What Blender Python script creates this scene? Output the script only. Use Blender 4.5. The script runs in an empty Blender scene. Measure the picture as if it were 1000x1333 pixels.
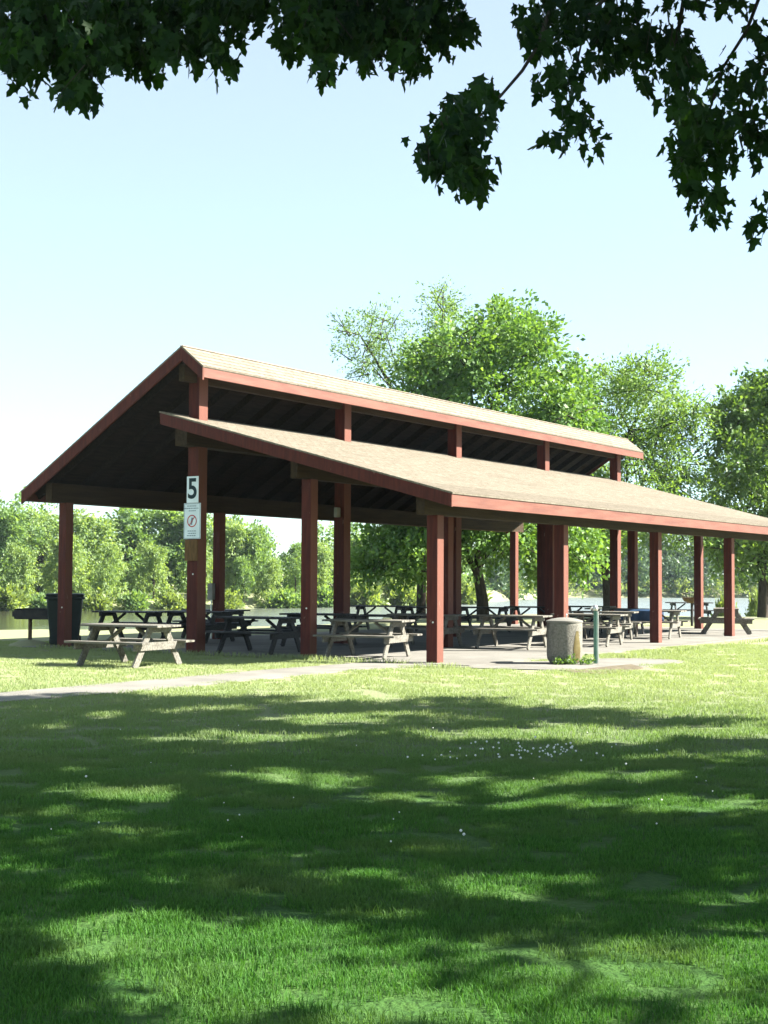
import bpy, math, random
import numpy as np
from mathutils import Vector, Matrix
random.seed(7); RNG = np.random.default_rng(11)
R = math.radians
S = bpy.context.scene
COL = S.collection

# ------------------------------------------------------------------ camera
F, PITCH, ROLL, EYE = 1868.75, 0.0465, 0.0054, 1.6
cam_d = bpy.data.cameras.new('camera'); cam = bpy.data.objects.new('camera', cam_d); COL.objects.link(cam)
cam_d.sensor_fit = 'VERTICAL'; cam_d.sensor_height = 24.0; cam_d.lens = 24.0 * F / 1333.0
cam_d.clip_start = 0.1; cam_d.clip_end = 4000
cam.matrix_world = Matrix.Translation((0, 0, EYE)) @ Matrix.Rotation(R(90) + PITCH, 4, 'X') @ Matrix.Rotation(ROLL, 4, 'Z')
S.camera = cam

# ------------------------------------------------------------------ sky and sun
SUN_EL, SUN_AZ = R(36.7), R(-1)        # azimuth measured from +X, counter-clockwise
w = bpy.data.worlds.new('World'); S.world = w; w.use_nodes = True
wn = w.node_tree.nodes; wl = w.node_tree.links
bg = wn['Background']; sky = wn.new('ShaderNodeTexSky'); sky.sky_type = 'NISHITA'; sky.sun_disc = False
sky.sun_elevation = SUN_EL; sky.sun_rotation = R(90) - SUN_AZ
sky.air_density = .8; sky.dust_density = .35; sky.ozone_density = 1.6
pale = wn.new('ShaderNodeMix'); pale.data_type = 'RGBA'; pale.blend_type = 'ADD'; pale.inputs[0].default_value = 1   # thin bright summer haze over the blue
veil = wn.new('ShaderNodeMix'); veil.data_type = 'RGBA'; veil.blend_type = 'MULTIPLY'; veil.inputs[0].default_value = 1; veil.inputs[7].default_value = (.62, .78, .85, 1)
wl.new(sky.outputs[0], veil.inputs[6]); wl.new(veil.outputs[2], pale.inputs[6]); pale.inputs[7].default_value = (1.58, 1.50, 1.0, 1)
wl.new(pale.outputs[2], bg.inputs[0]); bg.inputs[1].default_value = 0.05
sd = bpy.data.lights.new('sun', 'SUN'); sd.energy = 5.0; sd.angle = R(0.53); sd.color = (1, .95, .86)
sun = bpy.data.objects.new('sun', sd); COL.objects.link(sun)
SDIR = Vector((math.cos(SUN_EL)*math.cos(SUN_AZ), math.cos(SUN_EL)*math.sin(SUN_AZ), math.sin(SUN_EL)))
sun.rotation_euler = SDIR.to_track_quat('Z', 'Y').to_euler(); sun.location = (20, -10, 30)
S.view_settings.view_transform = 'Standard'; S.view_settings.look = 'None'; S.view_settings.gamma = 1
S.view_settings.exposure = 2.5
S.cycles.max_bounces = 8; S.cycles.transparent_max_bounces = 8

# ------------------------------------------------------------------ geometry helpers
def ray(px, py):
    X, Y = px - 500, py - 666.5; c, s = math.cos(ROLL), math.sin(ROLL)
    X, Y = X*c + Y*s, -X*s + Y*c
    c, s = math.cos(PITCH), math.sin(PITCH)
    return Vector((X, F*c + Y*s, F*s - Y*c))
def gnd(px, py, z=0.0):
    d = ray(px, py); t = (z - EYE)/d.z; return Vector((d.x*t, d.y*t, z))
def at(px, py, Y):
    d = ray(px, py); t = Y/d.y; return Vector((d.x*t, Y, EYE + d.z*t))
def to_px(p):
    x, y, z = p[0], p[1], p[2] - EYE; c, s = math.cos(PITCH), math.sin(PITCH)
    d = y*c + z*s; u = -y*s + z*c
    if d < .1: return (-9999, -9999)
    X, Y = F*x/d, -F*u/d; c, s = math.cos(ROLL), math.sin(ROLL)
    return (500 + X*c - Y*s, 666.5 + X*s + Y*c)

class MB:
    def __init__(s): s.v = []; s.f = []
    def box(s, c, size, M=None):
        hx, hy, hz = size[0]/2, size[1]/2, size[2]/2; b = len(s.v)
        for x in (-hx, hx):
            for y in (-hy, hy):
                for z in (-hz, hz):
                    p = Vector((x, y, z))
                    if M: p = M @ p
                    s.v.append(tuple(Vector(c) + p))
        for q in ((0,1,3,2),(4,6,7,5),(0,4,5,1),(2,3,7,6),(0,2,6,4),(1,5,7,3)): s.f.append(tuple(b+i for i in q))
        return s
    def bar(s, a, b, wd, dp, up=(0,0,1)):
        a, b = Vector(a), Vector(b); z = (b-a).normalized(); x = Vector(up).cross(z)
        if x.length < 1e-4: x = Vector((1,0,0))
        x.normalize(); y = z.cross(x)
        return s.box((a+b)/2, (wd, dp, (b-a).length), Matrix((x, y, z)).transposed())
    def prism(s, prof, x0, x1):          # profile in (y,z), swept along x
        n = len(prof); b = len(s.v)
        for x in (x0, x1):
            for (y, z) in prof: s.v.append((x, y, z))
        s.f.append(tuple(b+i for i in range(n))[::-1]); s.f.append(tuple(b+n+i for i in range(n)))
        for i in range(n): j = (i+1) % n; s.f.append((b+i, b+j, b+n+j, b+n+i))
        return s
    def tube(s, pts, rad, n=8):
        pts = [Vector(p) for p in pts]; b = len(s.v)
        for i, p in enumerate(pts):
            d = (pts[min(i+1, len(pts)-1)] - pts[max(i-1, 0)]).normalized()
            x = d.orthogonal() if abs(d.z) > .95 else d.cross(Vector((0,0,1)))
            x.normalize(); y = d.cross(x); r = rad[i] if hasattr(rad, '__len__') else rad
            for k in range(n):
                t = 2*math.pi*k/n; s.v.append(tuple(p + x*(r*math.cos(t)) + y*(r*math.sin(t))))
        for i in range(len(pts)-1):
            for k in range(n):
                m = (k+1) % n; s.f.append((b+i*n+k, b+i*n+m, b+(i+1)*n+m, b+(i+1)*n+k))
        s.f.append(tuple(b+k for k in range(n))[::-1]); s.f.append(tuple(b+(len(pts)-1)*n+k for k in range(n)))
        return s
    def lathe(s, prof, c=(0,0,0), n=32):
        b = len(s.v)
        for (r, z) in prof:
            for k in range(n):
                t = 2*math.pi*k/n; s.v.append((c[0]+r*math.cos(t), c[1]+r*math.sin(t), c[2]+z))
        for i in range(len(prof)-1):
            for k in range(n):
                m = (k+1) % n; s.f.append((b+i*n+k, b+i*n+m, b+(i+1)*n+m, b+(i+1)*n+k))
        s.f.append(tuple(b+k for k in range(n))[::-1]); s.f.append(tuple(b+(len(prof)-1)*n+k for k in range(n)))
        return s
    def build(s, name, mat, parent=None, loc=None, bevel=0, smooth=False):
        me = bpy.data.meshes.new(name); me.from_pydata([tuple(v) for v in s.v], [], s.f); me.update()
        return link(name, me, mat, parent, loc, bevel, smooth)
def link(name, me, mat, parent=None, loc=None, bevel=0, smooth=False):
    o = bpy.data.objects.new(name, me); COL.objects.link(o); me.materials.append(mat)
    if parent: o.parent = parent
    if loc: o.location = loc
    if bevel:
        m = o.modifiers.new('bevel', 'BEVEL'); m.width = bevel; m.segments = 2; m.limit_method = 'ANGLE'
    if smooth:
        for p in me.polygons: p.use_smooth = True
        try: me.set_sharp_from_angle(angle=R(40))
        except Exception: pass
    return o
def faces_mesh(name, V, nper, faces):
    """V: (N, nper, 3) array; faces: index tuples (all the same length) inside one element"""
    N = V.shape[0]; me = bpy.data.meshes.new(name)
    fa = np.array(faces); k = fa.shape[1]
    idx = (np.arange(N)[:, None, None]*nper + fa[None]).reshape(-1)
    me.vertices.add(N*nper); me.vertices.foreach_set('co', V.reshape(-1).astype(np.float32))
    me.loops.add(len(idx)); me.loops.foreach_set('vertex_index', idx.astype(np.int32))
    nf = len(idx)//k; me.polygons.add(nf)
    me.polygons.foreach_set('loop_start', np.arange(0, nf*k, k, dtype=np.int32)); me.polygons.foreach_set('loop_total', np.full(nf, k, np.int32))
    me.update(calc_edges=True); return me
def thing(name, label, cat, loc=(0,0,0), rz=0, group=None):
    o = bpy.data.objects.new(name, None); COL.objects.link(o); o.location = loc; o.rotation_euler = (0,0,rz)
    o.empty_display_size = .3; return tag(o, label, cat, group)
def tag(o, label=None, cat=None, group=None, kind=None):
    if label: o['label'] = label
    if cat: o['category'] = cat
    if group: o['group'] = group
    if kind: o['kind'] = kind
    return o
def copy_tree(o, parent=None):
    c = o.copy(); COL.objects.link(c); c.parent = parent
    for ch in list(o.children): copy_tree(ch, c)
    return c

# ------------------------------------------------------------------ materials
def mat(name, col, rough=.7, col2=None, scale=5, spec=.12, bump=0, bscale=40, stretch=(1,1,1), detail=6, metal=0, lo=.35, hi=.65, coords='Object'):
    m = bpy.data.materials.new(name); m.use_nodes = True; nt = m.node_tree; n = nt.nodes; l = nt.links
    p = n['Principled BSDF']; p.inputs['Roughness'].default_value = rough; p.inputs['Specular IOR Level'].default_value = spec
    p.inputs['Metallic'].default_value = metal; p.inputs['Base Color'].default_value = (*col, 1)
    tc = n.new('ShaderNodeTexCoord'); mp = n.new('ShaderNodeMapping'); mp.inputs['Scale'].default_value = stretch
    l.new(tc.outputs[coords], mp.inputs[0])
    if col2:
        no = n.new('ShaderNodeTexNoise'); no.inputs['Scale'].default_value = scale; no.inputs['Detail'].default_value = detail
        l.new(mp.outputs[0], no.inputs['Vector'])
        rp = n.new('ShaderNodeValToRGB'); rp.color_ramp.elements[0].position = lo; rp.color_ramp.elements[1].position = hi
        rp.color_ramp.elements[0].color = (*col, 1); rp.color_ramp.elements[1].color = (*col2, 1)
        l.new(no.outputs[0], rp.inputs[0]); l.new(rp.outputs[0], p.inputs['Base Color'])
        m['ramp'] = rp.name
    if bump:
        nb = n.new('ShaderNodeTexNoise'); nb.inputs['Scale'].default_value = bscale; nb.inputs['Detail'].default_value = 5
        l.new(mp.outputs[0], nb.inputs['Vector']); b = n.new('ShaderNodeBump'); b.inputs['Strength'].default_value = bump; b.inputs['Distance'].default_value = .02
        l.new(nb.outputs[0], b.inputs['Height']); l.new(b.outputs[0], p.inputs['Normal'])
    return m
def second_layer(m, col, scale, lo, hi, stretch=(1,1,1), detail=4, fac=1.0):
    """stains / wear over the base colour"""
    nt = m.node_tree; n = nt.nodes; l = nt.links; p = n['Principled BSDF']
    src = p.inputs['Base Color'].links[0].from_socket
    tc = n.new('ShaderNodeTexCoord'); mp = n.new('ShaderNodeMapping'); mp.inputs['Scale'].default_value = stretch; mp.inputs['Location'].default_value = (3.1, 1.7, .4)
    l.new(tc.outputs['Object'], mp.inputs[0])
    no = n.new('ShaderNodeTexNoise'); no.inputs['Scale'].default_value = scale; no.inputs['Detail'].default_value = detail; l.new(mp.outputs[0], no.inputs['Vector'])
    mr = n.new('ShaderNodeMapRange'); mr.inputs['From Min'].default_value = lo; mr.inputs['From Max'].default_value = hi; mr.inputs['To Max'].default_value = fac; l.new(no.outputs[0], mr.inputs['Value'])
    mx = n.new('ShaderNodeMix'); mx.data_type = 'RGBA'; l.new(mr.outputs[0], mx.inputs[0]); l.new(src, mx.inputs[6]); mx.inputs[7].default_value = (*col, 1)
    l.new(mx.outputs[2], p.inputs['Base Color']); return m
def leaf_mat(name, c1, c2, trans=.35, scale=1.5, tcol=None, rough=.5, spec=.35):
    m = bpy.data.materials.new(name); m.use_nodes = True; nt = m.node_tree; n = nt.nodes; l = nt.links
    p = n['Principled BSDF']; p.inputs['Roughness'].default_value = rough; p.inputs['Specular IOR Level'].default_value = spec
    tc = n.new('ShaderNodeTexCoord'); geo = n.new('ShaderNodeNewGeometry')
    no = n.new('ShaderNodeTexNoise'); no.inputs['Scale'].default_value = scale; no.inputs['Detail'].default_value = 5; l.new(tc.outputs['Object'], no.inputs['Vector'])
    ad = n.new('ShaderNodeMath'); ad.operation = 'MULTIPLY_ADD'; l.new(geo.outputs['Random Per Island'], ad.inputs[0]); ad.inputs[1].default_value = .45
    sb = n.new('ShaderNodeMath'); sb.operation = 'SUBTRACT'; l.new(no.outputs[0], sb.inputs[0]); sb.inputs[1].default_value = .22; l.new(sb.outputs[0], ad.inputs[2])
    rp = n.new('ShaderNodeValToRGB'); rp.color_ramp.elements[0].position = .25; rp.color_ramp.elements[1].position = .75
    rp.color_ramp.elements[0].color = (*c1, 1); rp.color_ramp.elements[1].color = (*c2, 1); l.new(ad.outputs[0], rp.inputs[0])
    l.new(rp.outputs[0], p.inputs['Base Color'])
    tr = n.new('ShaderNodeBsdfTranslucent'); mu = n.new('ShaderNodeMix'); mu.data_type = 'RGBA'; mu.blend_type = 'MULTIPLY'; mu.inputs[0].default_value = 1
    l.new(rp.outputs[0], mu.inputs[6]); mu.inputs[7].default_value = (*(tcol or (1.6, 1.5, .5)), 1); l.new(mu.outputs[2], tr.inputs[0])
    ms = n.new('ShaderNodeMixShader'); ms.inputs[0].default_value = trans; l.new(p.outputs[0], ms.inputs[1]); l.new(tr.outputs[0], ms.inputs[2])
    l.new(ms.outputs[0], n['Material Output'].inputs[0]); return m

M = {}
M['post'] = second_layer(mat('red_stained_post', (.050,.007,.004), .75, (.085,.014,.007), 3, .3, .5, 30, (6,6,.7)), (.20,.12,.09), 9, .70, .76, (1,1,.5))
def lit_side_fade(m, col):  # sunlit contrast and paint fading put into the colour of sun-facing sides
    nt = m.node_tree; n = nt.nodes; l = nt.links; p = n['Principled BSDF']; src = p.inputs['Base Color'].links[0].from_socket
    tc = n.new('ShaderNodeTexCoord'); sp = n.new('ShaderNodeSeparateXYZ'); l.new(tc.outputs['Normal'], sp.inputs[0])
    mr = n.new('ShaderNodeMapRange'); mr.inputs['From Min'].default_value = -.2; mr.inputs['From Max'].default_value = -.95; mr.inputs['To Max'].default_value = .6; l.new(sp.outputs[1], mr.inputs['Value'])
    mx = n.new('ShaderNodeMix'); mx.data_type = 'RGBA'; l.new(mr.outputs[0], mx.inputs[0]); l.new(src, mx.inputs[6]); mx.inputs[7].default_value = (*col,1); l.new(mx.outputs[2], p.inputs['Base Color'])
lit_side_fade(M['post'], (.16,.065,.042))
M['fascia'] = second_layer(mat('red_fascia', (.10,.030,.017), .55, (.145,.050,.030), 2.2, .35, .3, 30, (.6,4,4)), (.24,.17,.13), .55, .68, .74, (1,3,1), 8, .8)
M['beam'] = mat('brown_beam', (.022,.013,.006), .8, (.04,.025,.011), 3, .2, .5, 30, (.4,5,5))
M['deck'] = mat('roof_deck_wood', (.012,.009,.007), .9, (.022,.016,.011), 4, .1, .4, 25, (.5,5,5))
M['shingle'] = mat('tan_shingles', (.145,.128,.10), .95, (.20,.18,.145), 9, .1, .5, 60, (1,1,1))
def shingle_rows(m):
    nt = m.node_tree; n = nt.nodes; l = nt.links; p = n['Principled BSDF']; src = p.inputs['Base Color'].links[0].from_socket
    tc = n.new('ShaderNodeTexCoord')
    sw = n.new('ShaderNodeMapping'); sw.inputs['Rotation'].default_value = (0,0,0); l.new(tc.outputs['Object'], sw.inputs[0])
    br = n.new('ShaderNodeTexBrick'); br.inputs['Scale'].default_value = 1; br.inputs['Brick Width'].default_value = .32; br.inputs['Row Height'].default_value = .14
    br.inputs['Mortar Size'].default_value = .006; br.inputs['Color1'].default_value = (.86,.84,.8,1); br.inputs['Color2'].default_value = (1.12,1.1,1.08,1); br.inputs['Mortar'].default_value = (.40,.37,.34,1)
    l.new(sw.outputs[0], br.inputs['Vector'])
    mu = n.new('ShaderNodeMix'); mu.data_type = 'RGBA'; mu.blend_type = 'MULTIPLY'; mu.inputs[0].default_value = .8
    l.new(src, mu.inputs[6]); l.new(br.outputs[0], mu.inputs[7]); l.new(mu.outputs[2], p.inputs['Base Color'])
shingle_rows(M['shingle'])
second_layer(M['shingle'], (.11,.09,.07), .8, .55, .8, (.5,2,2), 6, .6)
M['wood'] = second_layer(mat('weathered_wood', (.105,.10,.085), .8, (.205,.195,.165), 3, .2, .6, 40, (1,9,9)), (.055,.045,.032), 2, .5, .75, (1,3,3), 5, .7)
M['wood_shaded'] = mat('shaded_weathered_wood', (.013,.013,.014), .5, (.032,.031,.031), 3, .35, .6, 40, (1,9,9))  # same weathered wood with shade painted in, mostly for tables under the roof
M['concrete'] = second_layer(mat('concrete', (.145,.14,.122), .9, (.19,.182,.16), 1.3, .2, .4, 60), (.10,.09,.075), .5, .55, .8, (1,1,1), 8, .6)
M['barrel'] = second_layer(mat('pebbled_concrete', (.13,.125,.105), .95, (.21,.20,.17), 28, .2, 1.0, 70), (.05,.047,.04), 3.5, .52, .68, (1,1,.35), 5, .7)
M['sign_white'] = mat('sign_white', (.62,.70,.74), .4, (.7,.78,.82), 4)
M['sign_ink'] = mat('sign_ink', (.01,.03,.035), .5)
M['sign_grey'] = mat('sign_small_print', (.16,.22,.27), .5)
M['sign_red'] = mat('sign_red', (.42,.05,.05), .5)
M['board'] = mat('brown_board', (.09,.05,.02), .8, (.15,.085,.035), 5, .2, .3, 30, (6,6,1))
M['bin'] = mat('dark_green_plastic', (.003,.009,.008), .5, (.005,.014,.012), 5, .4)
M['black'] = mat('sooty_steel', (.012,.012,.012), .7, (.03,.026,.022), 9, .4, .5, 50)
M['rust'] = mat('rusty_steel', (.06,.035,.02), .8, (.13,.08,.04), 9, .3, .5, 50)
M['green_metal'] = mat('green_painted_metal', (.045,.12,.09), .45, (.075,.17,.13), 7, .5)
M['steel'] = mat('galvanised_steel', (.45,.46,.45), .35, (.6,.6,.58), 9, .5, metal=.8)
M['fixture'] = mat('pale_fixture', (.2,.2,.17), .6, (.26,.25,.22), 6)
M['blue'] = mat('dark_blue_cloth', (.008,.03,.075), .6, (.015,.05,.11), 4, .4, .3, 12)
M['bark'] = mat('bark', (.025,.02,.015), .95, (.055,.047,.035), 5, .1, 1.0, 20, (3,3,.8))
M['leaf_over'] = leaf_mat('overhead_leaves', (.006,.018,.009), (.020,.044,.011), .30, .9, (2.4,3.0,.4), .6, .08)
M['leaf_maple'] = leaf_mat('maple_leaves', (.045,.115,.022), (.15,.26,.07), .40, .9)
M['leaf_locust'] = leaf_mat('locust_leaves', (.075,.15,.04), (.16,.26,.08), .45, .6)
M['leaf_right'] = leaf_mat('ash_leaves', (.045,.10,.03), (.13,.22,.06), .4, .7)
M['leaf_willow'] = leaf_mat('willow_leaves', (.13,.21,.075), (.24,.33,.13), .5, .25)
M['leaf_green'] = leaf_mat('bank_leaves', (.085,.16,.06), (.18,.28,.10), .5, .3)
M['leaf_yellow'] = leaf_mat('bank_shrub_leaves', (.12,.18,.05), (.21,.28,.09), .45, .3)
M['leaf_far'] = leaf_mat('far_wood_leaves', (.035,.075,.04), (.075,.13,.06), .35, .05)
M['blade'] = leaf_mat('grass_blades', (.06,.14,.018), (.15,.25,.04), .35, 3, (1.5,1.5,.5), .55, .25)
M['petal'] = mat('clover_white', (.7,.7,.66), .7)
# ------------------------------------------------------------------ terrain, water, slab, path
def interp(x, pts):
    xs = [p[0] for p in pts]; ys = [p[1] for p in pts]; return np.interp(x, xs, ys)
NEAR = [(-200,38),(-40,41),(-11.9,43.5),(-6,46),(-2.2,51),(0,60),(2,65),(7,68),(12,66),(17,64),(25,66),(60,72),(300,80)]
FAR = [(-300,90),(-60,100),(-29,108),(-10,122),(8,145),(11,160),(25,206),(60,218),(150,212),(400,230)]
WATER_Z = -1.0
def terrain_z(x, y):
    a = y - interp(x, NEAR); b = interp(x, FAR) - y
    za = np.where(a < 0, 0, -1.9*np.clip(a/4.5, 0, 1)**.9)
    zb = np.where(b > 0, -1.9, -1.9 + 2.1*np.clip(-b/6, 0, 1)) + np.clip((-b-6)*.012, 0, 3)
    return np.where(b > 0, za, zb)
xs = np.concatenate([np.arange(-900,-60,30), np.arange(-60,60,1.5), np.arange(60,901,30)])
ys = np.concatenate([np.arange(-120,30,6), np.arange(30,80,1.0), np.arange(80,260,2.5), np.arange(260,1500,60)])
X, Y = np.meshgrid(xs, ys); Z = terrain_z(X, Y); nx, ny = len(xs), len(ys)
me = bpy.data.meshes.new('ground'); idx = np.arange(nx*ny).reshape(ny, nx)
fa = np.stack([idx[:-1,:-1], idx[:-1,1:], idx[1:,1:], idx[1:,:-1]], -1).reshape(-1, 4)
me.from_pydata(np.stack([X, Y, Z], -1).reshape(-1, 3).tolist(), [], fa.tolist()); me.update()
def ground_mat():
    m = bpy.data.materials.new('lawn'); m.use_nodes = True; nt = m.node_tree; n = nt.nodes; l = nt.links; p = n['Principled BSDF']
    p.inputs['Roughness'].default_value = .9; p.inputs['Specular IOR Level'].default_value = .1
    tc = n.new('ShaderNodeTexCoord')
    def noise(sc, det=6, st=(1,1,1)):
        mp = n.new('ShaderNodeMapping'); mp.inputs['Scale'].default_value = st; l.new(tc.outputs['Object'], mp.inputs[0])
        q = n.new('ShaderNodeTexNoise'); q.inputs['Scale'].default_value = sc; q.inputs['Detail'].default_value = det; l.new(mp.outputs[0], q.inputs['Vector']); return q.outputs[0]
    def ramp(s, a, b, ca, cb):
        r = n.new('ShaderNodeValToRGB'); r.color_ramp.elements[0].position = a; r.color_ramp.elements[1].position = b
        r.color_ramp.elements[0].color = (*ca,1); r.color_ramp.elements[1].color = (*cb,1); l.new(s, r.inputs[0]); return r.outputs[0]
    def mix(f, a, b):
        q = n.new('ShaderNodeMix'); q.data_type = 'RGBA'; l.new(f, q.inputs[0]); l.new(a, q.inputs[6])
        if isinstance(b, tuple): q.inputs[7].default_value = (*b,1)
        else: l.new(b, q.inputs[7])
        return q.outputs[2]
    fine = ramp(noise(14), .3, .7, (.018,.055,.012), (.05,.11,.022))
    mid = ramp(noise(.8), .35, .65, (.022,.065,.013), (.06,.115,.028))
    q = n.new('ShaderNodeMix'); q.data_type = 'RGBA'; q.inputs[0].default_value = .5; l.new(fine, q.inputs[6]); l.new(mid, q.inputs[7]); c = q.outputs[2]
    # drier, paler turf round the shelter; bare worn spots
    sep = n.new('ShaderNodeSeparateXYZ'); l.new(tc.outputs['Object'], sep.inputs[0])
    mr = n.new('ShaderNodeMapRange'); mr.inputs['From Min'].default_value = 10; mr.inputs['From Max'].default_value = 24; mr.inputs['To Max'].default_value = .8; l.new(sep.outputs[1], mr.inputs[0])
    c = mix(mr.outputs[0], c, (.27,.275,.16))
    br = ramp(noise(.35, 8), .66, .82, (0,0,0), (1,1,1)); c = mix(br, c, (.19,.17,.09))
    l.new(c, p.inputs['Base Color'])
    b = n.new('ShaderNodeBump'); b.inputs['Strength'].default_value = .7; b.inputs['Distance'].default_value = .04; l.new(noise(30), b.inputs['Height']); l.new(b.outputs[0], p.inputs['Normal'])
    return m
tag(link('ground', me, ground_mat()), kind='structure')

wm = bpy.data.materials.new('river_water'); wm.use_nodes = True; n = wm.node_tree.nodes; l = wm.node_tree.links; p = n['Principled BSDF']
p.inputs['Base Color'].default_value = (.15,.175,.165,1); p.inputs['Roughness'].default_value = .25; p.inputs['IOR'].default_value = 1.33
tc = n.new('ShaderNodeTexCoord'); mp = n.new('ShaderNodeMapping'); mp.inputs['Scale'].default_value = (.6,1.6,1); l.new(tc.outputs['Object'], mp.inputs[0])
no = n.new('ShaderNodeTexNoise'); no.inputs['Scale'].default_value = 1.6; no.inputs['Detail'].default_value = 4; l.new(mp.outputs[0], no.inputs['Vector'])
bp = n.new('ShaderNodeBump'); bp.inputs['Distance'].default_value = .45; l.new(no.outputs[0], bp.inputs['Height']); l.new(bp.outputs[0], p.inputs['Normal'])
sx = n.new('ShaderNodeSeparateXYZ'); l.new(tc.outputs['Object'], sx.inputs[0])   # sheltered and calm by the left bank, ruffled in the open
mr = n.new('ShaderNodeMapRange'); mr.inputs['From Min'].default_value = -20; mr.inputs['From Max'].default_value = 12; mr.inputs['To Min'].default_value = .06; mr.inputs['To Max'].default_value = 1.0
l.new(sx.outputs[0], mr.inputs[0]); l.new(mr.outputs[0], bp.inputs['Strength'])
mc = n.new('ShaderNodeMix'); mc.data_type = 'RGBA'; l.new(mr.outputs[0], mc.inputs[0]); mc.inputs[6].default_value = (.065,.07,.035,1); mc.inputs[7].default_value = (.17,.20,.195,1); l.new(mc.outputs[2], p.inputs['Base Color'])   # tree reflection painted olive by the left bank, sky reflection painted pale beyond
rg = n.new('ShaderNodeMath'); rg.operation = 'MULTIPLY_ADD'; l.new(mr.outputs[0], rg.inputs[0]); rg.inputs[1].default_value = .2; rg.inputs[2].default_value = .05; l.new(rg.outputs[0], p.inputs['Roughness'])
tag(MB().box((0, 330, WATER_Z-.25), (1700, 640, .5)).build('water', wm), kind='structure')

# shelter frame of reference: x = along the shelter, y = across it (towards the river)
TH, BX, BY, BAY = .9961, .9738, 27.1844, 5.4251
def SW(x, y, z=0): return Vector((BX + x*math.cos(TH) - y*math.sin(TH), BY + x*math.sin(TH) + y*math.cos(TH), z))
def sheet(name, pts, z, m, thick=.12):
    n_ = len(pts); mb = MB(); mb.v = [(q[0], q[1], z) for q in pts] + [(q[0], q[1], z-thick) for q in pts]
    mb.f = [tuple(range(n_)), tuple(range(2*n_-1, n_-1, -1))] + [(i, n_+i, n_+(i+1) % n_, (i+1) % n_) for i in range(n_)]
    me = bpy.data.meshes.new(name); me.from_pydata(mb.v, [], mb.f); me.update()
    import bmesh
    b = bmesh.new(); b.from_mesh(me); bmesh.ops.recalc_face_normals(b, faces=b.faces); b.to_mesh(me); b.free()
    return link(name, me, m)
slab = [SW(-.45,10.6), SW(-.45,-1.0), SW(5.2,-1.05), SW(22.6,-.75), SW(22.6,10.6)]
tag(sheet('concrete_slab', slab, .03, M['concrete']), kind='structure')
pathL = [(-260,938),(0,915),(150,903),(300,889),(400,879),(480,871.5),(560,868.5),(650,871.5),(740,873.5),(800,872.5),(850,868),(893,862)]
pathU = [(870,859),(803,857.5),(700,862),(600,862),(480,862.5),(440,866),(350,872.5),(300,877),(150,890),(0,903),(-260,924)]
path_pts = [gnd(*q) for q in pathL] + [gnd(*q) for q in pathU]
tag(sheet('path', path_pts, .018, M['concrete']), kind='structure')
# ------------------------------------------------------------------ the picnic shelter
sh = thing('picnic_shelter', 'open picnic shelter with red posts and tan two-level shingled roof', 'picnic shelter', (BX, BY, 0), TH)
ROW = {'B': 0.0, 'D': 2.9385, 'C': 5.8753, 'A': 9.7312}
X0, X1 = XN, XF = -.696, 4*BAY + .695
for r_, y in ROW.items():
    s_ = {'C': .29, 'A': .23}.get(r_, .24); top = {'B': 2.81, 'D': 3.59, 'C': 5.99, 'A': 3.28}[r_]
    for i in range(5):
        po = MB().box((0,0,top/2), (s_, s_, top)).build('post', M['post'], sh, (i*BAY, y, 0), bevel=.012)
        if i == 0:
            bt = MB()
            for zz in (top-.55, top-.95): bt.lathe([(.016,0),(.018,.006),(.012,.012)], (0,0,0), 8)
            bt = MB().tube([(-s_/2-.012,-.03,top*.78),(-s_/2+.01,-.03,top*.78)], .018, 8); bt.build('bolt', M['steel'], po, (0,0,-top/2))
        if r_ == 'C' and i in (1, 2):
            MB().box((0,0,0), (.16,.10,.24)).build('light_fixture', M['fixture'], po, (-.23, 0, 3.2 if i == 1 else 2.5), bevel=.02)
def beam(y, z0, z1, wd=.14): MB().box(((X0+X1)/2, y, (z0+z1)/2), (X1-X0-.3, wd, z1-z0)).build('beam', M['beam'], sh, bevel=.008)
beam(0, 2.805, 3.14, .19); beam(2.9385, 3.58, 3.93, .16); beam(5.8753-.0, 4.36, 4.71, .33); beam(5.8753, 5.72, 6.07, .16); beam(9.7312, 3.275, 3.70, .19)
def roof_plane(name, ya, za, yb, zb, rafters=True, extra=.03):
    """roof from (ya,za) low to (yb,zb) high; z = top of the shingles"""
    flip = yb < ya; Ln = math.hypot(yb-ya, zb-za); ang = math.atan2(zb-za, abs(yb-ya))
    X0, X1 = (-XF, -XN) if flip else (XN, XF)
    # local frame: x along, y up the slope, z normal; object is rotated so textures follow the slope
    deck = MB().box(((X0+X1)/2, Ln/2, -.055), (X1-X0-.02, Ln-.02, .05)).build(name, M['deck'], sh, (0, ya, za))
    deck.rotation_euler = (ang, 0, math.pi if flip else 0)
    sg = MB()
    sg.box(((X0+X1)/2, Ln/2, -.014), (X1-X0+2*extra, Ln+2*extra, .028))
    nrow = max(2, int(Ln/.14))
    for k in range(nrow):      # overlapping courses
        y0 = k*Ln/nrow
        b = len(sg.v); w0, w1 = X0-extra, X1+extra
        sg.v += [(w0,y0,.0005),(w1,y0,.0005),(w1,y0,.008),(w0,y0,.008),(w0,y0+Ln/nrow-.001,.0005),(w1,y0+Ln/nrow-.001,.0005)]
        sg.f += [(b,b+1,b+2,b+3),(b+3,b+2,b+5,b+4),(b,b+3,b+4),(b+1,b+5,b+2)]
    sg.build('shingles', M['shingle'], deck)
    if rafters:
        nr = 24
        for k in range(nr):
            x = X0+.35 + k*(X1-X0-.7)/(nr-1)
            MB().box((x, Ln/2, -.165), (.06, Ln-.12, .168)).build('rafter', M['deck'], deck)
    return deck
up_b = roof_plane('upper_roof', 10.416, 3.535, 5.739, 6.425)
E2 = [(10.416,3.535),(5.739,6.425),(5.1605,5.9705)]
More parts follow.
